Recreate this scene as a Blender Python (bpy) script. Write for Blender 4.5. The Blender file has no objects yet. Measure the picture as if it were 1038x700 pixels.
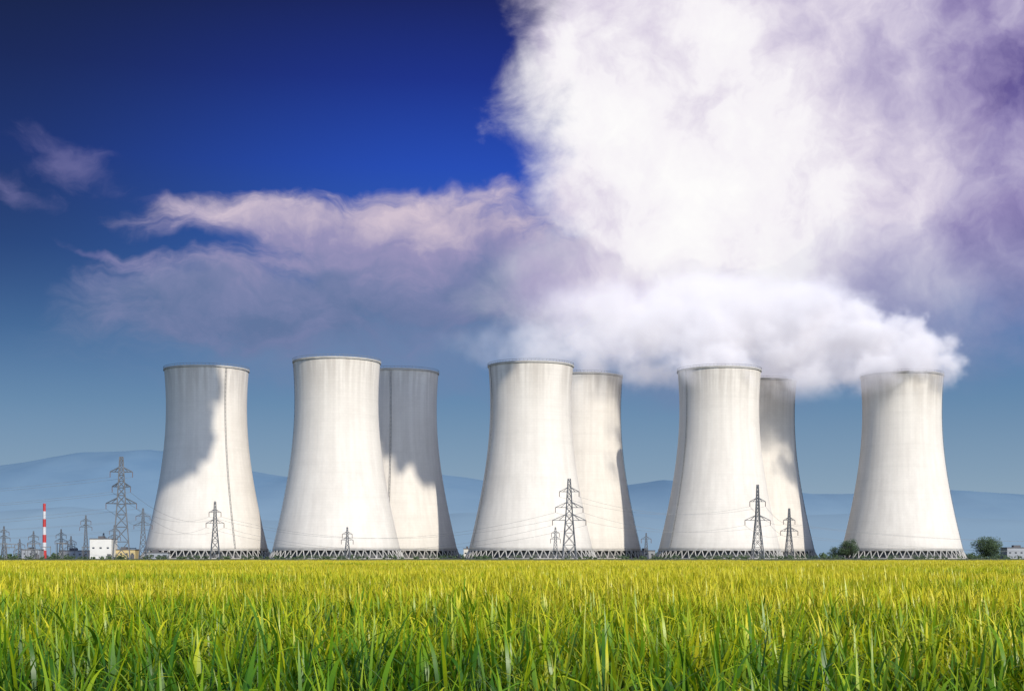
import bpy, math, random
import numpy as np
from mathutils import Vector, Matrix, noise as mnoise
random.seed(7); rng=np.random.default_rng(7)
scene=bpy.context.scene
F=1500.0; CX=519.0; HY=564.0; CAMZ=1.2
BS=0.13; K=1.0/BS
def lin(c):
    out=[]
    for v in c:
        v/=255.0
        out.append(v/12.92 if v<=0.04045 else ((v+0.055)/1.055)**2.4)
    return out
def WX(px,D): return (px-CX)/F*D
def WZ(py,D): return (HY-py)/F*D+CAMZ
# ------------------------------------------------------------ helpers
class NT:
    def __init__(s,t): s.t=t
    def n(s,typ,**kw):
        nd=s.t.nodes.new(typ)
        for k,v in kw.items(): setattr(nd,k,v)
        return nd
    def put(s,sock,v):
        if v is None: return
        if isinstance(v,bpy.types.NodeSocket): s.t.links.new(v,sock)
        else:
            if hasattr(sock.default_value,'__len__'):
                L=len(sock.default_value)
                v=list(v)
                if L==4 and len(v)==3: v=v+[1.0]
            sock.default_value=v
    def m(s,op,a,b=None,c=None,clamp=False):
        nd=s.n('ShaderNodeMath',operation=op,use_clamp=clamp)
        s.put(nd.inputs[0],a); s.put(nd.inputs[1],b); s.put(nd.inputs[2],c)
        return nd.outputs[0]
    def v(s,op,a,b=None,scale=None):
        nd=s.n('ShaderNodeVectorMath',operation=op)
        s.put(nd.inputs[0],a)
        if b is not None: s.put(nd.inputs[1],b)
        if scale is not None: s.put(nd.inputs['Scale'],scale)
        return nd.outputs['Value'] if op in('LENGTH','DOT_PRODUCT','DISTANCE') else nd.outputs[0]
    def ss(s,x,a,b,c=0.0,d=1.0,interp='SMOOTHSTEP'):
        nd=s.n('ShaderNodeMapRange',interpolation_type=interp)
        nd.clamp=True
        s.put(nd.inputs[0],x)
        for i,v in enumerate((a,b,c,d)): s.put(nd.inputs[i+1],v)
        return nd.outputs[0]
    def noise(s,vec,scale,detail=4,rough=0.55,dist=0.0,color=False,w=None):
        nd=s.n('ShaderNodeTexNoise')
        if w is not None:
            nd.noise_dimensions='4D'; s.put(nd.inputs['W'],w)
        s.put(nd.inputs['Vector'],vec)
        nd.inputs['Scale'].default_value=scale; nd.inputs['Detail'].default_value=detail
        nd.inputs['Roughness'].default_value=rough; nd.inputs['Distortion'].default_value=dist
        return nd.outputs[1] if color else nd.outputs[0]
    def mix(s,f,a,b,blend='MIX'):
        nd=s.n('ShaderNodeMix',data_type='RGBA',blend_type=blend)
        s.put(nd.inputs[0],f); s.put(nd.inputs[6],a); s.put(nd.inputs[7],b)
        return nd.outputs[2]
    def ramp(s,f,stops):
        nd=s.n('ShaderNodeValToRGB'); cr=nd.color_ramp
        while len(cr.elements)<len(stops): cr.elements.new(0.5)
        for e,(p,c) in zip(cr.elements,stops):
            e.position=p; e.color=(*c,1)
        s.put(nd.inputs[0],f)
        return nd.outputs[0]
    def sep(s,v):
        nd=s.n('ShaderNodeSeparateXYZ'); s.put(nd.inputs[0],v); return nd.outputs
    def comb(s,x=0.0,y=0.0,z=0.0):
        nd=s.n('ShaderNodeCombineXYZ')
        for i,v in enumerate((x,y,z)): s.put(nd.inputs[i],v)
        return nd.outputs[0]
def new_mat(name):
    m=bpy.data.materials.new(name); m.use_nodes=True
    t=NT(m.node_tree); b=m.node_tree.nodes['Principled BSDF']
    return m,t,b
def simple_mat(name,col,rough=0.8,var=0.15,scale=1.0,metal=0.0):
    m,t,b=new_mat(name)
    tc=t.n('ShaderNodeTexCoord').outputs['Object']
    n=t.noise(tc,scale,5)
    f=t.ss(n,0.3,0.7,1-var,1+var,'LINEAR')
    c=t.v('SCALE',col,scale=f)
    t.put(b.inputs['Base Color'],c); b.inputs['Roughness'].default_value=rough
    b.inputs['Metallic'].default_value=metal
    return m
def mesh_obj(name,verts,faces,mat=None,parent=None,smooth=False,mats=None,midx=None):
    me=bpy.data.meshes.new(name)
    me.from_pydata([tuple(v) for v in verts],[],[tuple(f) for f in faces]); me.update()
    if mat: me.materials.append(mat)
    if mats:
        for q in mats: me.materials.append(q)
    if midx is not None: me.polygons.foreach_set('material_index',midx)
    if smooth: me.polygons.foreach_set('use_smooth',[True]*len(me.polygons))
    ob=bpy.data.objects.new(name,me); scene.collection.objects.link(ob)
    if parent: ob.parent=parent
    return ob
def empty(name,loc=(0,0,0),rot=0,scale=1):
    e=bpy.data.objects.new(name,None); scene.collection.objects.link(e)
    e.location=loc; e.rotation_euler=(0,0,rot); e.scale=(scale,)*3; e.empty_display_size=1
    return e
class Geo:
    def __init__(s): s.v=[]; s.f=[]; s.m=[]
    def strut(s,a,b,th,mi=0):
        a=Vector(a); b=Vector(b); d=(b-a).normalized()
        up=Vector((0,0,1)) if abs(d.z)<0.9 else Vector((1,0,0))
        x=d.cross(up).normalized()*th/2; y=d.cross(x).normalized()*th/2
        o=len(s.v)
        for p in (a,b):
            s.v+= [p+x+y,p-x+y,p-x-y,p+x-y]
        for q in ((0,1,2,3),(7,6,5,4),(0,4,5,1),(1,5,6,2),(2,6,7,3),(3,7,4,0)):
            s.f.append([o+i for i in q]); s.m.append(mi)
    def box(s,x0,x1,y0,y1,z0,z1,mi=0):
        o=len(s.v)
        s.v+=[Vector(p) for p in ((x0,y0,z0),(x1,y0,z0),(x1,y1,z0),(x0,y1,z0),(x0,y0,z1),(x1,y0,z1),(x1,y1,z1),(x0,y1,z1))]
        for q in ((3,2,1,0),(4,5,6,7),(0,1,5,4),(1,2,6,5),(2,3,7,6),(3,0,4,7)):
            s.f.append([o+i for i in q]); s.m.append(mi)
    def ring(s,r0,r1,z0,z1,n=96,mi=0):
        o=len(s.v)
        for i in range(n):
            a=2*math.pi*i/n; c,sn=math.cos(a),math.sin(a)
            s.v+=[Vector((r1*c,r1*sn,z0)),Vector((r1*c,r1*sn,z1)),Vector((r0*c,r0*sn,z1)),Vector((r0*c,r0*sn,z0))]
        for i in range(n):
            j=(i+1)%n
            for k in range(4):
                l=(k+1)%4
                s.f.append([o+4*i+k,o+4*j+k,o+4*j+l,o+4*i+l]); s.m.append(mi)
    def obj(s,name,mats,parent=None):
        return mesh_obj(name,s.v,s.f,mats=mats,midx=s.m,parent=parent)

# ------------------------------------------------------------ sun
SAZ=math.radians(30); SEL=math.radians(35)
sd=Vector((math.sin(SAZ)*math.cos(SEL),-math.cos(SAZ)*math.cos(SEL),math.sin(SEL)))
sl=bpy.data.lights.new('sun','SUN'); sl.energy=4.6; sl.angle=math.radians(0.5); sl.color=(1.0,0.92,0.79)
so=bpy.data.objects.new('sun',sl); scene.collection.objects.link(so)
so.rotation_euler=(-sd).to_track_quat('-Z','Y').to_euler(); so.location=(300,-300,500)

# ------------------------------------------------------------ world sky
w=bpy.data.worlds.new('World'); scene.world=w; w.use_nodes=True
T=NT(w.node_tree); bg=w.node_tree.nodes['Background']; bg.inputs[1].default_value=BS
sky=T.n('ShaderNodeTexSky'); sky.sky_type='NISHITA'; sky.sun_disc=False
sky.sun_elevation=SEL; sky.sun_rotation=math.pi-SAZ
skyo=T.v('MULTIPLY',sky.outputs[0],(0.95,1.10,1.40))
gen=T.n('ShaderNodeTexCoord').outputs['Generated']
sx,sy,sz=T.sep(gen)
az=T.m('ARCTAN2',sx,sy)
hh=T.m('SQRT',T.m('ADD',T.m('MULTIPLY',sx,sx),T.m('MULTIPLY',sy,sy)))
el=T.m('DIVIDE',sz,T.m('MAXIMUM',hh,0.001))
P=T.comb(az,el,0.0)
def AE(px,py):
    a=math.atan((px-CX)/F); return a,(HY-py)/F*math.cos(a)
def E(py): return (HY-py)/F
def L(c): return [x*K for x in lin(c)]
et=T.ss(el,0.0,0.5,interp='LINEAR')
g=T.ramp(et,[(0.0,lin((158,178,192))),(E(480)/.5,lin((126,153,178))),(E(410)/.5,lin((97,132,167))),(E(340)/.5,lin((68,109,160))),
             (E(260)/.5,lin((38,82,160))),(E(170)/.5,lin((22,60,160))),(E(80)/.5,lin((12,32,120))),(E(0)/.5,lin((8,14,82)))])
hb=T.ss(az,AE(-60,0)[0],AE(500,0)[0],0.35,1.25)
et2=T.ss(el,E(440),E(200))
hb=T.m('ADD',T.m('MULTIPLY',hb,et2),T.m('SUBTRACT',1.0,et2))
g=T.v('SCALE',g,scale=T.m('MULTIPLY',hb,K))
skyc=T.mix(0.04,g,skyo)
front=T.ss(sy,0.1,0.75)
skyc=T.mix(front,skyo,skyc)
wn=T.noise(P,16,4,0.55,color=True)
warp=T.v('SCALE',T.v('SUBTRACT',wn,(0.5,0.5,0.5)),scale=0.05)
P2=T.v('ADD',P,warp)
n1=T.noise(T.v('MULTIPLY',P,(1.0,1.2,1.0)),20,8,0.6,0.35)
n2=T.noise(P2,7,5,0.55,0.3)
n3=T.noise(T.v('MULTIPLY',P2,(1.0,2.4,1.0)),18,8,0.6,0.5)
n4=T.noise(T.v('ADD',T.v('MULTIPLY',P2,(1.1,0.9,1.0)),(3.1,1.7,0)),17,8,0.6,0.15)
def blob(px,py,rx,ry,rot=0,vec=P2):
    a,e=AE(px,py)
    d=T.v('SUBTRACT',vec,(a,e,0))
    if rot:
        nd=T.n('ShaderNodeVectorRotate',rotation_type='Z_AXIS'); T.put(nd.inputs['Vector'],d); nd.inputs['Angle'].default_value=math.radians(-rot); d=nd.outputs[0]
    d=T.v('MULTIPLY',d,(F/rx,F/ry,0))
    return T.m('SUBTRACT',1.0,T.v('LENGTH',d))
def union(bs,k=0.08):
    o=bs[0]
    for b in bs[1:]: o=T.m('SMOOTH_MAX',o,b,k)
    return o
c1=T.m('SUBTRACT',n1,0.5); c3=T.m('SUBTRACT',n3,0.5); c2=T.m('SUBTRACT',n2,0.5); c4=T.m('SUBTRACT',n4,0.5)
fA=union([blob(800,60,290,240),blob(715,190,186,100),blob(900,-120,400,260)])
mA=T.ss(T.m('ADD',fA,T.m('MULTIPLY',c1,0.45)),-0.06,0.26)
fB=union([blob(1010,90,330,240),blob(700,290,240,80),blob(900,240,330,140)])
mB=T.ss(T.m('ADD',fB,T.m('MULTIPLY',c1,0.4)),-0.05,0.6,0.0,0.95)
mBig=T.m('MAXIMUM',mA,mB)
rad=T.m('SUBTRACT',1.0,blob(680,175,420,300,0,P))
t=T.m('ADD',T.m('MULTIPLY',T.m('MULTIPLY',rad,rad),0.52),T.m('MULTIPLY',c2,0.8))
t=T.m('ADD',t,T.m('MULTIPLY',c4,0.95))
t=T.m('ADD',t,0.20)
t=T.m('ADD',t,T.m('MULTIPLY',T.ss(blob(1070,60,340,170),0.0,1.0),0.32))
t=T.m('ADD',t,T.m('MULTIPLY',T.ss(blob(600,285,140,45),0.0,0.7),0.18))
t=T.m('ADD',t,T.m('MULTIPLY',T.ss(blob(960,285,220,90),0.0,0.7),0.18))
colBig=T.ramp(t,[(0.0,lin((255,254,253))),(0.25,lin((246,242,247))),(0.42,lin((222,214,230))),(0.6,lin((190,181,210))),(0.8,lin((150,138,184))),(1.0,lin((104,92,152)))])
low=T.m('MULTIPLY',T.ss(el,E(215),E(330)),T.ss(az,AE(740,0)[0],AE(920,0)[0]))
colBig=T.mix(T.m('MULTIPLY',low,0.55),colBig,lin((146,158,190)))
colBig=T.v('SCALE',colBig,scale=K)
fC=union([blob(335,230,215,32,-2),blob(425,232,150,48),blob(430,280,240,72),blob(250,304,200,50),blob(570,285,150,65)])
mC=T.ss(T.m('ADD',fC,T.m('MULTIPLY',c3,1.0)),-0.1,0.5,0.0,0.96)
tc_=T.m('ADD',T.ss(el,E(350),E(190),0.08,0.88),T.m('MULTIPLY',c3,0.75))
tc_=T.m('ADD',tc_,T.m('MULTIPLY',c4,1.0))
colC=T.ramp(tc_,[(0.0,lin((98,118,158))),(0.35,lin((124,132,172))),(0.65,lin((154,148,186))),(1.0,lin((212,196,210)))])
colC=T.v('SCALE',colC,scale=K)
fH=union([blob(400,335,350,80),blob(700,360,330,60)])
mH=T.ss(T.m('ADD',fH,T.m('MULTIPLY',c3,0.8)),-0.1,0.8,0.0,0.75)
fW=union([blob(80,162,85,26,-16),blob(5,185,60,18,-12),blob(185,208,70,10,-22),blob(110,255,50,7,-20)],0.03)
mW=T.ss(T.m('ADD',fW,T.m('MULTIPLY',c3,2.0)),0.1,1.2,0.0,0.5)
c=T.mix(mH,skyc,L((114,134,170)))
c=T.mix(mW,c,L((132,128,176)))
c=T.mix(mC,c,colC)
c=T.mix(mBig,c,colBig)
T.put(bg.inputs[0],c)

# ------------------------------------------------------------ ground
gm,t,b=new_mat('plain_soil_and_grass')
pos=t.n('ShaderNodeNewGeometry').outputs['Position']
n=t.noise(pos,0.02,6); nn=t.noise(pos,3.0,5)
cc=t.mix(t.ss(n,0.4,0.6),(0.035,0.05,0.015),(0.07,0.09,0.025))
cc=t.mix(t.ss(nn,0.3,0.7,0,0.5),cc,(0.03,0.035,0.012))
t.put(b.inputs['Base Color'],cc); b.inputs['Roughness'].default_value=0.95
S=30000
mesh_obj('ground',[(-S,-2000,0),(S,-2000,0),(S,S,0),(-S,S,0)],[(0,1,2,3)],gm)

# ------------------------------------------------------------ wheat field
lm=bpy.data.materials.new('wheat_leaf'); lm.use_nodes=True; t=NT(lm.node_tree)
for nd in list(lm.node_tree.nodes): lm.node_tree.nodes.remove(nd)
geo=t.n('ShaderNodeNewGeometry'); pos=geo.outputs['Position']; px_,py_,pz_=t.sep(pos)
at=t.n('ShaderNodeAttribute',attribute_name='lv'); lv=at.outputs['Fac']
big=t.noise(t.v('MULTIPLY',pos,(0.025,0.08,0)),1.0,5,0.6)
med=t.noise(t.v('MULTIPLY',pos,(1,1,0)),1.1,3)
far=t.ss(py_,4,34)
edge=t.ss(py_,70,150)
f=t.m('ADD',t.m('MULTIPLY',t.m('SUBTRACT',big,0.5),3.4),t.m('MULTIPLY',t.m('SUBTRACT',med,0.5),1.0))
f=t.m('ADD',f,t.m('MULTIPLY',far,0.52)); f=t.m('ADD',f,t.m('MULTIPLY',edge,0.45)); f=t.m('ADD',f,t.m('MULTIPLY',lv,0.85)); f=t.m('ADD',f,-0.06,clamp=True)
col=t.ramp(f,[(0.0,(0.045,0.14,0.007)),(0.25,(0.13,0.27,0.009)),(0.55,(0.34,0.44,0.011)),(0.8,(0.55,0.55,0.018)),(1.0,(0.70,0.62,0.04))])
hz=t.ss(pz_,0.25,0.80,0.13,1.0)  # blades darkened towards the ground, crop shade put into the colour
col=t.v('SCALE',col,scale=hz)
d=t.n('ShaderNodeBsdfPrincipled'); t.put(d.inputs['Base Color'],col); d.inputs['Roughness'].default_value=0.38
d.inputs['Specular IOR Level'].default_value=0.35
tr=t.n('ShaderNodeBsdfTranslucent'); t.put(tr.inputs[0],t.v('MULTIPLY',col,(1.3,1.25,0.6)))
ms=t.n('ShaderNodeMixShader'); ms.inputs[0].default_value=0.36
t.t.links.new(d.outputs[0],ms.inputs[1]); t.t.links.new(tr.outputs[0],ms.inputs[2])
out=t.n('ShaderNodeOutputMaterial'); t.t.links.new(ms.outputs[0],out.inputs[0])

def make_tile(name,size,nplants,nleaf,nseg,wid,hmin,hmax,lmin=0.2,lmax=0.34):
    V=[];Fc=[];A=[]
    for _ in range(nplants):
        x=random.uniform(-size/2,size/2); y=random.uniform(-size/2,size/2)
        H=random.uniform(hmin,hmax)*(1.12 if random.random()<0.12 else 1); pv=random.random()**1.5*0.6
        lean=Vector((random.gauss(0,0.08),random.gauss(0,0.08),0))
        for k in range(nleaf):
            last=(k==nleaf-1)
            a=random.uniform(0,2*math.pi)
            z0=H*(0.35+0.5*k/nleaf)*random.uniform(0.85,1.05)
            ln=random.uniform(lmin,lmax)
            tilt=random.uniform(0.05,0.3) if last else random.uniform(0.2,0.7)
            curv=random.uniform(0.8,3.6) if random.random()<0.7 else random.uniform(0.0,0.6)
            if last: curv*=0.6
            w0=wid*random.uniform(0.6,1.3); val=min(1,pv+random.random()*0.35)
            p=Vector((x,y,z0))+lean*z0; th=tilt
            dirh=Vector((math.cos(a),math.sin(a),0)); side=Vector((-math.sin(a),math.cos(a),0))
            tw=random.uniform(-1.4,1.4)
            o=len(V)
            for s in range(nseg+1):
                u=s/nseg
                wd=w0*(0.55+1.2*u*(1-u)*1.6)*(1-u**3) if s<nseg else 0.0008
                sv=(side*math.cos(tw*u)+Vector((0,0,1))*math.sin(tw*u)*0.6)*wd/2
                V.append(p-sv); V.append(p+sv); vv=min(1,val+0.4*u*u); A+= [vv,vv]
                th+=curv/nseg*(0.4+u)
                p=p+(dirh*math.sin(th)+Vector((0,0,math.cos(th))))*ln/nseg
            for s in range(nseg): Fc.append((o+2*s,o+2*s+1,o+2*s+3,o+2*s+2))
        if nseg>2:
            o=len(V); w1=0.004
            a=random.uniform(0,3.14); sv=Vector((math.cos(a)*w1,math.sin(a)*w1,0))
            for zz in (0.0,H*0.9):
                q=Vector((x,y,zz))+lean*zz; V.append(q-sv); V.append(q+sv); A+=[pv,pv]
            Fc.append((o,o+1,o+3,o+2))
    me=bpy.data.meshes.new(name); me.from_pydata([tuple(v) for v in V],[],Fc); me.materials.append(lm)
    at=me.attributes.new('lv','FLOAT','POINT'); at.data.foreach_set('value',A)
    me.polygons.foreach_set('use_smooth',[True]*len(me.polygons))
    ob=bpy.data.objects.new(name,me); return ob
near=bpy.data.collections.new('wheat_near_tiles'); farc=bpy.data.collections.new('wheat_far_tiles')
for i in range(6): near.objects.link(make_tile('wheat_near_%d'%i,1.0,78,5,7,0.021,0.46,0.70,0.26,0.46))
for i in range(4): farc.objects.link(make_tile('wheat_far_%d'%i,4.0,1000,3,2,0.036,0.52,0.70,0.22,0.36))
FEND=212
def scatter(name,col,pts,rots,scl,idx,parent=None):
    me=bpy.data.meshes.new(name); me.from_pydata(pts,[],[])
    a=me.attributes.new('rot','FLOAT_VECTOR','POINT'); a.data.foreach_set('vector',np.array(rots,dtype=np.float32).ravel())
    a=me.attributes.new('scl','FLOAT_VECTOR','POINT'); a.data.foreach_set('vector',np.array(scl,dtype=np.float32).ravel())
    a=me.attributes.new('idx','INT','POINT'); a.data.foreach_set('value',np.array(idx,dtype=np.int32))
    ob=bpy.data.objects.new(name,me); scene.collection.objects.link(ob)
    ng=bpy.data.node_groups.new(name,'GeometryNodeTree')
    ng.interface.new_socket('Geometry',in_out='INPUT',socket_type='NodeSocketGeometry')
    ng.interface.new_socket('Geometry',in_out='OUTPUT',socket_type='NodeSocketGeometry')
    N=ng.nodes; gi=N.new('NodeGroupInput'); go=N.new('NodeGroupOutput')
    ip=N.new('GeometryNodeInstanceOnPoints'); ci=N.new('GeometryNodeCollectionInfo')
    ci.inputs[0].default_value=col; ci.inputs['Separate Children'].default_value=True; ci.inputs['Reset Children'].default_value=True
    def na(n,ty):
        q=N.new('GeometryNodeInputNamedAttribute'); q.data_type=ty; q.inputs[0].default_value=n
        return [o for o in q.outputs if o.enabled and o.name=='Attribute'][0]
    lk=ng.links.new
    lk(gi.outputs[0],ip.inputs['Points']); lk(ci.outputs[0],ip.inputs['Instance']); ip.inputs['Pick Instance'].default_value=True
    lk(na('idx','INT'),ip.inputs['Instance Index']); lk(na('rot','FLOAT_VECTOR'),ip.inputs['Rotation']); lk(na('scl','FLOAT_VECTOR'),ip.inputs['Scale'])
    lk(ip.outputs[0],go.inputs[0])
    md=ob.modifiers.new('scatter','NODES'); md.node_group=ng
    if parent: ob.parent=parent
    return ob
field=empty('wheat_field')
def gen_pts(y0,y1,step,marg,sc=1.0):
    pts=[];r=[];s=[];ix=[]
    y=y0
    while y<y1:
        hw=max(0.37*y,0)+marg
        nx=int(hw/step)
        for i in range(-nx,nx+1):
            x=i*step
            hn=mnoise.noise(Vector((x*0.09,y*0.16,0.3)))*0.13+mnoise.noise(Vector((x*0.7,y*0.7,5)))*0.16
            if y<3: hn=min(hn,-0.05)
            pts.append((x,y,0)); r.append((0,0,random.randrange(4)*math.pi/2)); zz=1.0+hn
            s.append((1,1,zz)); ix.append(random.randrange(60))
        y+=step
    return pts,r,s,ix
p=gen_pts(-3,60,1.0,5); p=(p[0],p[1],p[2],[i%6 for i in p[3]])
scatter('near_wheat',near,*p,parent=field)
p=gen_pts(61.5,FEND,4.0,12); p=(p[0],p[1],p[2],[i%4 for i in p[3]])
scatter('far_wheat',farc,*p,parent=field)

# ------------------------------------------------------------ cooling towers
H=120.0; ZT=0.80*H; CC=0.652*H; RA=25.3; Z0=5.5
def R(z): return RA*math.sqrt(1+((z-ZT)/CC)**2)
cm,t,b=new_mat('tower_concrete')
tc=t.n('ShaderNodeTexCoord'); ob_=tc.outputs['Object']; uv=tc.outputs['UV']
oi=t.n('ShaderNodeObjectInfo').outputs['Random']; W=t.m('MULTIPLY',oi,50.0)
u_,v_,_=t.sep(uv)
br=t.n('ShaderNodeTexBrick'); t.put(br.inputs['Vector'],uv)
br.offset=0.5; br.inputs['Scale'].default_value=1.0; br.inputs['Brick Width'].default_value=3.2; br.inputs['Row Height'].default_value=1.6
br.inputs['Mortar Size'].default_value=0.07; br.inputs['Mortar Smooth'].default_value=0.5
br.inputs['Color1'].default_value=(1,1,1,1); br.inputs['Color2'].default_value=(0.97,0.97,0.97,1); br.inputs['Mortar'].default_value=(0.90,0.90,0.90,1)
st=t.noise(t.v('MULTIPLY',ob_,(0.30,0.30,0.010)),1.0,6,0.55,w=W)
st2=t.noise(ob_,0.05,6,0.6,w=W)
st3=t.noise(t.v('MULTIPLY',ob_,(0.02,0.02,0.35)),1.0,3,0.5,w=W)
base=t.mix(t.ss(st,0.25,0.75),(0.60,0.565,0.515),(0.68,0.645,0.59))
base=t.mix(t.ss(st2,0.42,0.75,0,0.40),base,(0.52,0.485,0.44))
base=t.mix(t.ss(st3,0.5,0.7,0,0.25),base,(0.54,0.51,0.465))
dr=t.m('MULTIPLY',t.ss(v_,90,120),t.ss(st,0.4,0.62,1.0,0.1))
base=t.mix(t.m('MULTIPLY',dr,0.45),base,(0.36,0.32,0.28))
lo=t.ss(v_,16,5,0,0.3); base=t.mix(lo,base,(0.42,0.41,0.38))
base=t.mix(1.0,base,br.outputs['Color'],'MULTIPLY')
ribs=t.m('SINE',t.m('MULTIPLY',u_,2*math.pi/3.2*1.0))
t.put(b.inputs['Base Color'],base); b.inputs['Roughness'].default_value=0.9; b.inputs['Specular IOR Level'].default_value=0.2
bp=t.n('ShaderNodeBump'); bp.inputs['Strength'].default_value=0.22; bp.inputs['Distance'].default_value=0.25
t.put(bp.inputs['Height'],t.m('ADD',t.m('MULTIPLY',ribs,0.12),t.noise(ob_,0.5,5,w=W))); t.t.links.new(bp.outputs[0],b.inputs['Normal'])
white_c=simple_mat('column_concrete',(0.36,0.35,0.33),0.9,0.25,0.3)
dark_c=simple_mat('basin_fill',(0.10,0.105,0.11),0.9,0.2,0.3)
steel=simple_mat('galvanised_steel',(0.16,0.165,0.17),0.6,0.25,0.5)
rimm=simple_mat('rim_concrete',(0.36,0.35,0.33),0.9,0.2,0.2)
NA=128; NZ=60
V=[];Fc=[]
zs=[Z0+(H-Z0)*i/NZ for i in range(NZ+1)]
for z in zs:
    for i in range(NA):
        a=2*math.pi*i/NA; V.append((R(z)*math.cos(a),R(z)*math.sin(a),z))
o2=len(V)
for z in zs:
    r=R(z)-0.8
    for i in range(NA):
        a=2*math.pi*i/NA; V.append((r*math.cos(a),r*math.sin(a),z))
for k in range(NZ):
    for i in range(NA):
        j=(i+1)%NA
        Fc.append((k*NA+i,k*NA+j,(k+1)*NA+j,(k+1)*NA+i))
        Fc.append((o2+k*NA+j,o2+k*NA+i,o2+(k+1)*NA+i,o2+(k+1)*NA+j))
for i in range(NA):
    j=(i+1)%NA
    Fc.append((i,o2+i,o2+j,j)); Fc.append((NZ*NA+i,NZ*NA+j,o2+NZ*NA+j,o2+NZ*NA+i))
shell=bpy.data.meshes.new('shell'); shell.from_pydata(V,[],Fc); shell.materials.append(cm)
uvl=shell.uv_layers.new(name='UVMap')
data=np.zeros(len(shell.loops)*2,dtype=np.float32)
for poly in shell.polygons:
    for l in poly.loop_indices:
        q=V[shell.loops[l].vertex_index]; a=math.atan2(q[1],q[0])
        if a<-1e-6: a+=2*math.pi
        data[2*l]=max(a,0)*(3.2*52/(2*math.pi)); data[2*l+1]=q[2]
for poly in shell.polygons:
    us=[data[2*l] for l in poly.loop_indices]
    if max(us)-min(us)>80:
        for l in poly.loop_indices:
            if data[2*l]<80: data[2*l]+=3.2*52
uvl.data.foreach_set('uv',data)
shell.polygons.foreach_set('use_smooth',[True]*len(shell.polygons))
G=Geo(); NL=52; rb=R(0)+1.0; rt=R(Z0)-0.4
for i in range(NL):
    a0=2*math.pi*i/NL; a1=2*math.pi*(i+0.5)/NL; a2=2*math.pi*(i+1)/NL
    top=(rt*math.cos(a1),rt*math.sin(a1),Z0+0.2)
    G.strut((rb*math.cos(a0),rb*math.sin(a0),0.4),top,0.5); G.strut((rb*math.cos(a2),rb*math.sin(a2),0.4),top,0.5)
G.ring(R(Z0)-1.0,R(Z0)+0.25,Z0-0.5,Z0+0.7)
G.ring(rb-1,rb+1.2,0.0,0.5)
cols=G.obj('columns',[white_c]); colsm=cols.data; bpy.data.objects.remove(cols)
G=Geo(); G.ring(2,R(0)-4,0.05,Z0-0.7); fm=G.obj('fill',[dark_c]); fillm=fm.data; bpy.data.objects.remove(fm)
G=Geo(); G.ring(R(H)-1.1,R(H)+0.5,H-0.9,H+0.2,128); n=72
for i in range(n):
    a=2*math.pi*i/n; r=R(H)+0.4; G.strut((r*math.cos(a),r*math.sin(a),H+0.2),(r*math.cos(a),r*math.sin(a),H+1.3),0.12,1)
G.ring(R(H)+0.33,R(H)+0.47,H+1.2,H+1.35,96,1)
rm=G.obj('rim_walkway',[rimm,steel]); rimme=rm.data; bpy.data.objects.remove(rm)
G=Geo()
zz=Z0+1
while zz<H-1:
    z2=min(zz+2.5,H-0.5)
    for o in (-0.4,0.4):
        G.strut((o,-(R(zz)+0.4),zz),(o,-(R(z2)+0.4),z2),0.14)
    G.strut((-0.4,-(R(zz)+0.4),zz),(0.4,-(R(zz)+0.4),zz),0.14); G.strut((0,-(R(zz)),zz),(0,-(R(zz)+0.7),zz),0.14)
    zz=z2 if z2<H-0.6 else H
ld=G.obj('ladder',[steel]); ladm=ld.data; bpy.data.objects.remove(ld)
tw=[(209.5,375,1.0,38),(341.5,367,1.0,-75),(403,378,1.04,-5),(538,371,1.0,-70),(590,382,1.04,80),(729,376,1.0,-60),(767,387.5,1.03,70),(914,381,1.0,75)]
TP=[]
for px,py,sc,la in tw:
    D=(H*sc-CAMZ)/(HY-py)*F; X=WX(px,D); TP.append((X,D))
    e=empty('cooling_tower',(X,D,0),0,sc)
    for nm,me in (('shell',shell),('columns',colsm),('fill',fillm),('rim_walkway',rimme),('ladder',ladm)):
        o=bpy.data.objects.new(nm,me); scene.collection.objects.link(o); o.parent=e
        if nm=='ladder': o.rotation_euler=(0,0,math.radians(la))
        if nm=='shell': o.rotation_euler=(0,0,random.random()*6)

# ------------------------------------------------------------ steam (real volume)
sm=bpy.data.materials.new('steam'); sm.use_nodes=True; t=NT(sm.node_tree)
try: sm.cycles.volume_step_rate=1.8
except Exception as ex: print(ex)
for nd in list(sm.node_tree.nodes): sm.node_tree.nodes.remove(nd)
at=t.n('ShaderNodeAttribute',attribute_name='density').outputs['Fac']
pv=t.n('ShaderNodeVolumePrincipled')
pv.inputs['Color'].default_value=(0.98,0.975,0.985,1); pv.inputs['Anisotropy'].default_value=-0.33
pv.inputs['Density'].default_value=0.085; pv.inputs['Density Attribute'].default_value='density'
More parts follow.
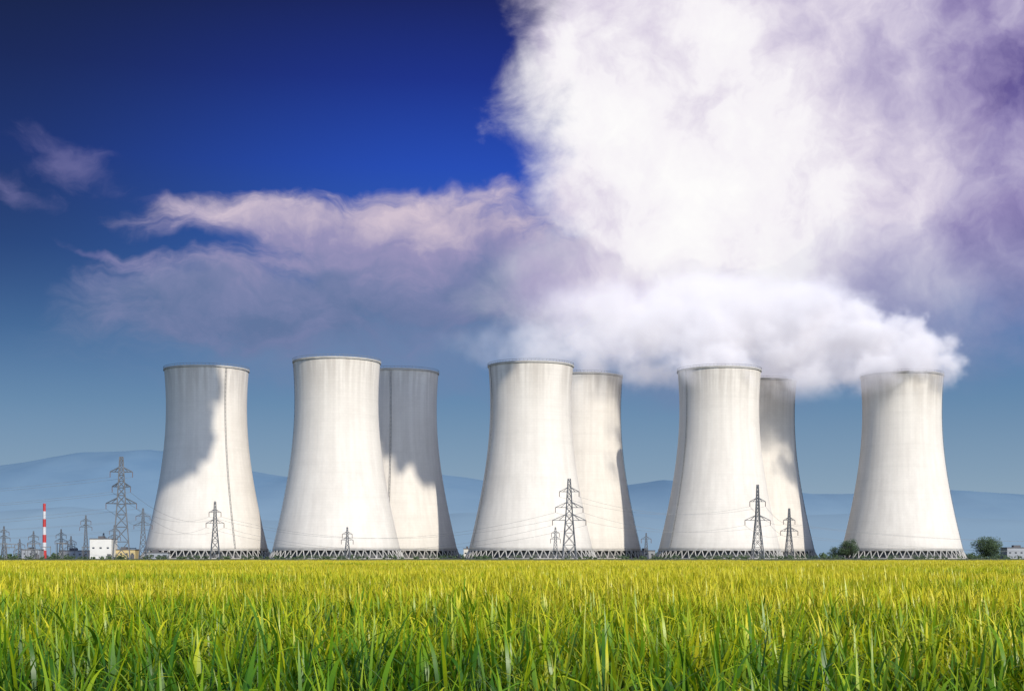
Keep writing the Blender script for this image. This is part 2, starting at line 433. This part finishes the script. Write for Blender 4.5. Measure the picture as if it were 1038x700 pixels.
# small emission stands in for multiple scattering inside the droplets
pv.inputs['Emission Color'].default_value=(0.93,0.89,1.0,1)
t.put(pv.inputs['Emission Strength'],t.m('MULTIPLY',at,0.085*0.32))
out=t.n('ShaderNodeOutputMaterial'); t.t.links.new(pv.outputs[0],out.inputs['Volume'])
ng=bpy.data.node_groups.new('steam_field','GeometryNodeTree')
ng.interface.new_socket('Geometry',in_out='INPUT',socket_type='NodeSocketGeometry')
ng.interface.new_socket('Geometry',in_out='OUTPUT',socket_type='NodeSocketGeometry')
t=NT(ng); go=t.n('NodeGroupOutput'); gi=t.n('NodeGroupInput')
pos=t.n('GeometryNodeInputPosition').outputs[0]
wv=t.v('SCALE',t.v('SUBTRACT',t.noise(pos,0.026,5,0.62,color=True),(0.5,0.5,0.5)),scale=54.0)
pw=t.v('ADD',pos,wv)
steam=[(914,376,965,46,24,30),(926,366,950,30,22,22),(892,384,950,30,18,18),(922,352,972,34,24,26),(884,348,972,46,34,30),(842,336,980,48,36,32),(800,328,985,58,42,38),
(790,368,1035,48,28,25),(767,386,1045,42,22,27),(750,322,990,62,50,40),(729,372,950,48,24,28),(705,380,932,26,14,14),(752,382,930,22,12,14),(700,338,965,62,44,38),
(650,334,985,62,46,38),(592,376,1015,46,20,28),(600,342,1000,62,40,36),(548,352,1000,62,28,34),(500,352,1000,62,22,32),
(842,382,980,40,24,26),(815,388,985,34,20,24),(660,376,1000,46,22,28),(700,300,1000,95,42,44),(610,308,1000,90,36,40),(810,312,1000,70,32,38)]
f=None
for (px,py,D,rx,ry,rd) in steam:
    q=t.v('MULTIPLY',t.v('SUBTRACT',pw,(WX(px,D),D,WZ(py,D))),(F/(rx*D),1.0/rd,F/(ry*D)))
    bq=t.m('SUBTRACT',1.0,t.v('LENGTH',q))
    f=bq if f is None else t.m('SMOOTH_MAX',f,bq,0.1)
nz=t.m('SUBTRACT',t.noise(pos,0.05,7,0.72),0.5)
x_,y_,z_=t.sep(pos)
f=t.m('ADD',f,t.m('MULTIPLY',nz,2.3))
soft=t.ss(x_,20,220,1.2,0.42)
den=t.ss(f,0.0,soft)
den=t.m('MULTIPLY',den,t.ss(z_,WZ(262,1000),WZ(350,1000),0.0,1.0))
den=t.m('MULTIPLY',den,t.ss(x_,-50,120,0.16,1.0))
den=t.m('MULTIPLY',den,t.ss(z_,WZ(412,980),WZ(365,980)))
vcn=t.n('GeometryNodeVolumeCube')
t.put(vcn.inputs['Density'],den)
vcn.inputs['Min'].default_value=(-75,900,98); vcn.inputs['Max'].default_value=(310,1090,212)
vcn.inputs['Resolution X'].default_value=213; vcn.inputs['Resolution Y'].default_value=95; vcn.inputs['Resolution Z'].default_value=64
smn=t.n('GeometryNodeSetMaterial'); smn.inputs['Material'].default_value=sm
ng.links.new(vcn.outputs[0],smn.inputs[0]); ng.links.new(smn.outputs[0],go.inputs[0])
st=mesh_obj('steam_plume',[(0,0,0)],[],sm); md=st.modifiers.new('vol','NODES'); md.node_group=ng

# ------------------------------------------------------------ blobs added out of view, up towards the sun, to shadow some towers
clm=simple_mat('shadow_blob_white',(0.85,0.85,0.87),1.0,0.05,0.01)
rv=Vector((math.cos(SAZ),math.sin(SAZ),0)); uvp=sd.cross(rv)
if uvp.z<0: uvp=-uvp
import bmesh
def shadow_blob(lobes,tt):
    bm=bmesh.new()
    for (r,w_,ra,rb_) in lobes:
        c=rv*r+uvp*w_+sd*tt
        res=bmesh.ops.create_icosphere(bm,subdivisions=5,radius=1.0)
        for v in res['verts']:
            nrm=v.co.copy(); k=1+0.5*mnoise.fractal(nrm*2.0+c*0.01,0.7,2.0,6)
            v.co=c+(rv*nrm.x*ra+uvp*nrm.y*rb_+sd*nrm.z*(ra+rb_)*0.4)*k
    me=bpy.data.meshes.new('shadow_blob'); bm.to_mesh(me); bm.free(); me.materials.append(clm)
    me.polygons.foreach_set('use_smooth',[True]*len(me.polygons))
    o=bpy.data.objects.new('shadow_blob',me); scene.collection.objects.link(o)
def rw(i):
    p=Vector((TP[i][0],TP[i][1],0)); return p.dot(rv),p.dot(uvp)
r3,w3=rw(2); r1,w1=rw(0); r5,w5=rw(4)
shadow_blob([(r3+6,w3+88,42,48),(r3+38,w3+104,30,40),(r3+14,w3+122,46,36)],100)
shadow_blob([(r1-30,w1+88,22,32),(r1-22,w1+53,14,20),(r1-8,w1+113,20,20)],60)

# ------------------------------------------------------------ hills
hm,t,b=new_mat('hazy_woodland_hills')
pos=t.n('ShaderNodeNewGeometry').outputs['Position']
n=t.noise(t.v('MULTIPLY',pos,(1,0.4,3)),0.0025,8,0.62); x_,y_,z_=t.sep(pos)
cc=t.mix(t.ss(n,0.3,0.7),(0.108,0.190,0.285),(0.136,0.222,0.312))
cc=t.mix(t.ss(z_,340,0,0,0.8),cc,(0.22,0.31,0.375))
t.put(b.inputs['Base Color'],cc); b.inputs['Roughness'].default_value=1.0; b.inputs['Specular IOR Level'].default_value=0.0
def ridge(name,prof,D,depth,amp,seed):
    xs=np.linspace(-0.75*D,0.75*D,420); V=[];Fc=[]
    pxs=[p[0] for p in prof]; pys=[p[1] for p in prof]; rows=18
    for j in range(rows):
        u=j/(rows-1)
        for x in xs:
            px=CX+x/D*F
            h=(HY-np.interp(px,pxs,pys))/F*D
            s=math.sin(u*math.pi/2)**1.3
            nn=mnoise.fractal(Vector((x*0.0014,u*2.2,seed)),0.9,2.0,6)*amp
            V.append((x,D-depth*(1-u),max(-5,h*s+nn*(0.15+u))-(4 if j==0 else 0)))
    nx=len(xs)
    for j in range(rows-1):
        for i in range(nx-1): Fc.append((j*nx+i,j*nx+i+1,(j+1)*nx+i+1,(j+1)*nx+i))
    return mesh_obj(name,V,Fc,hm,smooth=True)
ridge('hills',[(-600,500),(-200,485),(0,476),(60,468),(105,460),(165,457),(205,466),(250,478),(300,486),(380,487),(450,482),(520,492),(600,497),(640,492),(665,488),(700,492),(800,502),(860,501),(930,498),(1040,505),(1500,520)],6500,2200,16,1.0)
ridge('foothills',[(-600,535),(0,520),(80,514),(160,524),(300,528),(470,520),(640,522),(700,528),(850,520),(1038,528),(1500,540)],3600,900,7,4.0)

# ------------------------------------------------------------ trees
leafm,t,b=new_mat('tree_leaves')
pos=t.n('ShaderNodeNewGeometry').outputs['Position']; n=t.noise(pos,0.35,4)
t.put(b.inputs['Base Color'],t.mix(t.ss(n,0.35,0.65),(0.02,0.04,0.015),(0.05,0.085,0.028))); b.inputs['Roughness'].default_value=0.7
bark=simple_mat('bark',(0.07,0.055,0.04),0.95,0.3,2)
def leaf_faces(V,Fc,c,rad,n,size,flat=0.8):
    for _ in range(n):
        d=Vector((random.gauss(0,1),random.gauss(0,1),random.gauss(0,1))).normalized()*(random.random()**0.45)
        p=c+Vector((d.x*rad,d.y*rad,d.z*rad*flat))
        a=Vector((random.gauss(0,1),random.gauss(0,1),random.gauss(0,1))).normalized(); b_=a.orthogonal().normalized()
        s=size*random.uniform(0.6,1.3); o=len(V)
        V+=[p-a*s,p+b_*s*0.6,p+a*s,p-b_*s*0.6]; Fc.append((o,o+1,o+2,o+3))
def tree(name,px,D,hgt,wid,clumps=26,dens=90):
    e=empty(name,(WX(px,D),D,0)); G=Geo()
    def taper(a,b,r0,r1):
        a=Vector(a);b=Vector(b);o=len(G.v);n=7; d=(b-a).normalized(); x=d.orthogonal().normalized(); y=d.cross(x)
        for p,r in ((a,r0),(b,r1)):
            for i in range(n): an=2*math.pi*i/n; G.v.append(p+(x*math.cos(an)+y*math.sin(an))*r)
        for i in range(n): j=(i+1)%n; G.f.append([o+i,o+j,o+n+j,o+n+i]); G.m.append(0)
    taper((0,0,0),(0.2,0,hgt*0.35),hgt*0.035,hgt*0.022); taper((0.2,0,hgt*0.35),(0,0.2,hgt*0.8),hgt*0.022,hgt*0.008)
    V=[];Fc=[]
    for k in range(clumps):
        a=random.uniform(0,6.28); u=random.random(); rr=wid/2*math.sqrt(random.random())*0.85
        zc=hgt*(0.2+0.68*u); rr*=math.sqrt(max(0.1,1-((zc/hgt-0.45)/0.5)**2))
        c=Vector((rr*math.cos(a),rr*math.sin(a),zc))
        taper((0,0,hgt*(0.15+0.3*u)),c,hgt*0.012,hgt*0.004)
        leaf_faces(V,Fc,c,wid*random.uniform(0.13,0.22),dens,hgt*0.028)
    G.obj('trunk_and_limbs',[bark],e); mesh_obj('crown',V,Fc,leafm,e)
tree('deciduous_tree',1000,880,13,20,60,120)
tree('deciduous_tree',860,850,11,13,40,120); tree('deciduous_tree',845,860,8,9,20)
tree('deciduous_tree',690,1200,7,9,14)
V=[];Fc=[]
for i in range(620):
    px=random.uniform(-250,1290); D=random.uniform(1150,1500)
    hh_=random.uniform(2.5,7.5)*(0.6+0.8*abs(mnoise.noise(Vector((px*0.013,0,2)))))*1.2
    leaf_faces(V,Fc,Vector((WX(px,D),D,hh_*0.45)),hh_*0.75,45,0.9,0.75)
mesh_obj('distant_trees',V,Fc,leafm)
V=[];Fc=[]
for i in range(300):
    px=random.uniform(-100,1150); D=random.uniform(800,850)
    h_=random.uniform(0.8,3.0)
    leaf_faces(V,Fc,Vector((WX(px,D),D,h_*0.4)),h_*0.9,30,0.5,0.6)
mesh_obj('hedge_shrubs',V,Fc,leafm)

# ------------------------------------------------------------ pylons
pyl=simple_mat('pylon_steel',(0.075,0.085,0.10),0.6,0.3,0.3)
ins=simple_mat('insulator_glass',(0.10,0.06,0.05),0.3,0.2,1)
def pylon(px,D,ytop,arms,bw,tw_,th,rot=0.0,name='electricity_pylon'):
    Ht=WZ(ytop,D); G=Geo(); e=empty(name,(WX(px,D),D,0),rot)
    waist=0.55*Ht
    def wd(z):
        return bw+(tw_*1.3-bw)*(z/waist) if z<waist else tw_*1.3+(tw_*0.5-tw_*1.3)*((z-waist)/(Ht-waist))
    zs=[0.0]
    while zs[-1]<Ht*0.97:
        zs.append(zs[-1]+max(wd(zs[-1])*1.05,1.6))
    zs[-1]=Ht
    for a,b_ in zip(zs[:-1],zs[1:]):
        c0=[Vector((sx_*wd(a)/2,sy_*wd(a)/2,a)) for sx_,sy_ in ((-1,-1),(1,-1),(1,1),(-1,1))]
        c1_=[Vector((sx_*wd(b_)/2,sy_*wd(b_)/2,b_)) for sx_,sy_ in ((-1,-1),(1,-1),(1,1),(-1,1))]
        for i in range(4):
            j=(i+1)%4
            G.strut(c0[i],c1_[i],th); G.strut(c0[i],c1_[j],th*0.6); G.strut(c0[j],c1_[i],th*0.6); G.strut(c1_[i],c1_[j],th*0.6)
    att=[]
    for ya,hwpx in arms:
        z=WZ(ya,D); hw=hwpx/F*D; w0=wd(z)/2
        for s in (-1,1):
            tip=Vector((s*hw,0,z))
            for yy in (-1,1):
                G.strut((s*w0,yy*w0,z),tip,th*0.7); G.strut((s*w0,yy*w0,z+hw*0.28+0.6),tip,th*0.7)
                G.strut((s*(w0+hw)/2,yy*w0/2,z),(s*w0,yy*w0,z+hw*0.28+0.6),th*0.45)
            G.strut(tip,tip-Vector((0,0,2.4)),0.3,1); att.append((s,tip-Vector((0,0,2.4))))
    G.obj('lattice_mast',[pyl,ins],e)
    M=Matrix.Translation(e.location)@Matrix.Rotation(rot,4,'Z')
    return [M@p for s,p in att]
pA=pylon(123,660,463,[(478,11),(493,9),(510,15)],7.5,2.8,0.5,0.25)
pB=pylon(145,900,515,[(523,7),(532,9)],5,1.6,0.36,0.2)
pC=pylon(218,800,508,[(519,6),(530,9)],5,1.6,0.32,0.1)
pylon(231,1000,531,[(537,5)],3.5,1.2,0.3); pylon(246,1000,527,[(534,5),(541,6)],3.5,1.2,0.3)
pylon(352,840,534,[(541,5),(547,6)],3.5,1.1,0.26)
pD=pylon(577,700,485,[(498,10),(514,14),(527,17)],6.5,2.4,0.34,0.05)
pylon(563,850,534,[(540,4),(546,5)],3,1.1,0.28)
pE=pylon(768,720,491,[(508,8),(527,13)],5.5,1.5,0.34,0.05)
pF=pylon(800,840,515,[(527,6),(538,9)],4.6,1.4,0.32,0.1)
pylon(655,860,540,[(546,5)],3,1,0.26)
for px,y_,D in ((4,533,1000),(34,538,1100),(62,536,1050),(87,522,980),(72,543,1100),(105,540,1000),(20,546,1150),(116,532,950)):
    pylon(px,D,y_,[(y_+6,5),(y_+12,6)],3.6,1.2,0.34,0.2)
def wires(A,B,sag):
    G=Geo()
    for a,b_ in zip(A,B):
        prev=None
        for k in range(17):
            u=k/16; p=a.lerp(b_,u); p.z-=sag*4*u*(1-u)
            if prev is not None: G.strut(prev,p,0.08)
            prev=p
    return G
e=empty('power_lines')
for A_,B_,sg in ((pA,[p+Vector((-330,60,0)) for p in pA],9),(pA[2:],pC,7),(pC,pD[2:],12),(pD[:4],pE,6),(pE,pF,3),(pF,[p+Vector((330,120,0)) for p in pF],9),(pB,[p+Vector((-300,60,-1)) for p in pB],6)):
    wires(A_,B_,sg).obj('wire_span',[steel],e)

# ------------------------------------------------------------ chimney, buildings
redm=simple_mat('red_paint',(0.40,0.03,0.03),0.6,0.1,0.2); whm=simple_mat('white_paint',(0.50,0.50,0.52),0.6,0.08,0.2)
e=empty('striped_chimney',(WX(45,1350),1350,0)); G=Geo(); hC=WZ(510,1350); nb=7
for k in range(nb):
    r0=1.9-0.8*k/nb; G.ring(r0-0.4,r0,hC*k/nb,hC*(k+1)/nb,24,(k+1)%2)
G.obj('shaft',[whm,redm],e)
wall=simple_mat('white_cladding',(0.62,0.61,0.58),0.7,0.1,0.1); yel=simple_mat('yellow_cladding',(0.50,0.40,0.20),0.7,0.08,0.1)
grey=simple_mat('grey_cladding',(0.28,0.30,0.33),0.7,0.12,0.1); roofm=simple_mat('roof_felt',(0.10,0.10,0.11),0.9,0.1,0.2)
glass=simple_mat('window_glass',(0.05,0.06,0.08),0.15,0.1,0.2)
def building(name,px0,px1,ytop,D,depth,wm,rows=2):
    x0,x1=WX(px0,D),WX(px1,D); h=WZ(ytop,D); W_=x1-x0
    e=empty(name,((x0+x1)/2,D,0)); G=Geo(); G.box(-W_/2,W_/2,0,depth,0,h); G.obj('walls',[wm],e)
    G=Geo(); G.box(-W_/2-0.3,W_/2+0.3,-0.3,depth+0.3,h+0.003,h+0.5); G.box(-W_*0.2,W_*0.05,depth*0.3,depth*0.6,h+0.503,h+1.9); G.obj('roof',[roofm],e)
    G=Geo(); n=max(2,int(W_/3.6))
    for r in range(rows):
        zc=h*(r+0.55)/rows
        for i in range(n):
            xc=-W_/2+W_*(i+0.5)/n; G.box(xc-0.7,xc+0.7,-0.06,0.02,zc-0.5,zc+0.5)
    G.obj('windows',[glass],e)
    G=Geo(); G.box(W_*0.3,W_*0.3+2.4,-0.08,0.02,0.05,min(3,h*0.5)); G.obj('door',[roofm],e)
building('industrial_hall',91,113,546,930,14,wall,1)
building('industrial_hall',114,137,557,940,12,yel,1)
building('substation_building',60,90,558,1050,10,grey,1)
building('substation_building',22,40,557,1100,10,grey,1)
building('pump_house',146,170,560,900,8,grey,1)
building('industrial_hall',1021,1050,555,1000,14,grey,1)
building('pump_house',470,478,556,1060,8,wall,1)
building('pump_house',646,664,558,1060,8,grey,1)
G=Geo()
for i in range(14):
    px=random.uniform(-20,150); D=random.uniform(960,1080); x=WX(px,D); h=random.uniform(7,12); wd_=random.uniform(6,10)
    G.strut((x,D,0),(x,D,h),0.35); G.strut((x+wd_,D,0),(x+wd_,D,h),0.35); G.strut((x,D,h-0.5),(x+wd_,D,h-0.5),0.5)
    G.strut((x+wd_/2,D,h-0.5),(x+wd_/2,D,h-2.5),0.25)
G.obj('substation_gantries',[steel])

# ------------------------------------------------------------ camera
cd=bpy.data.cameras.new('camera'); co=bpy.data.objects.new('camera',cd); scene.collection.objects.link(co)
co.location=(0,0,CAMZ); co.rotation_euler=(math.radians(90),0,0)
cd.sensor_width=36; cd.lens=F/1038*36; cd.shift_y=(HY-350)/1038; cd.clip_start=0.1; cd.clip_end=60000
scene.camera=co
scene.view_settings.view_transform='Standard'; scene.view_settings.look='None'; scene.view_settings.exposure=0
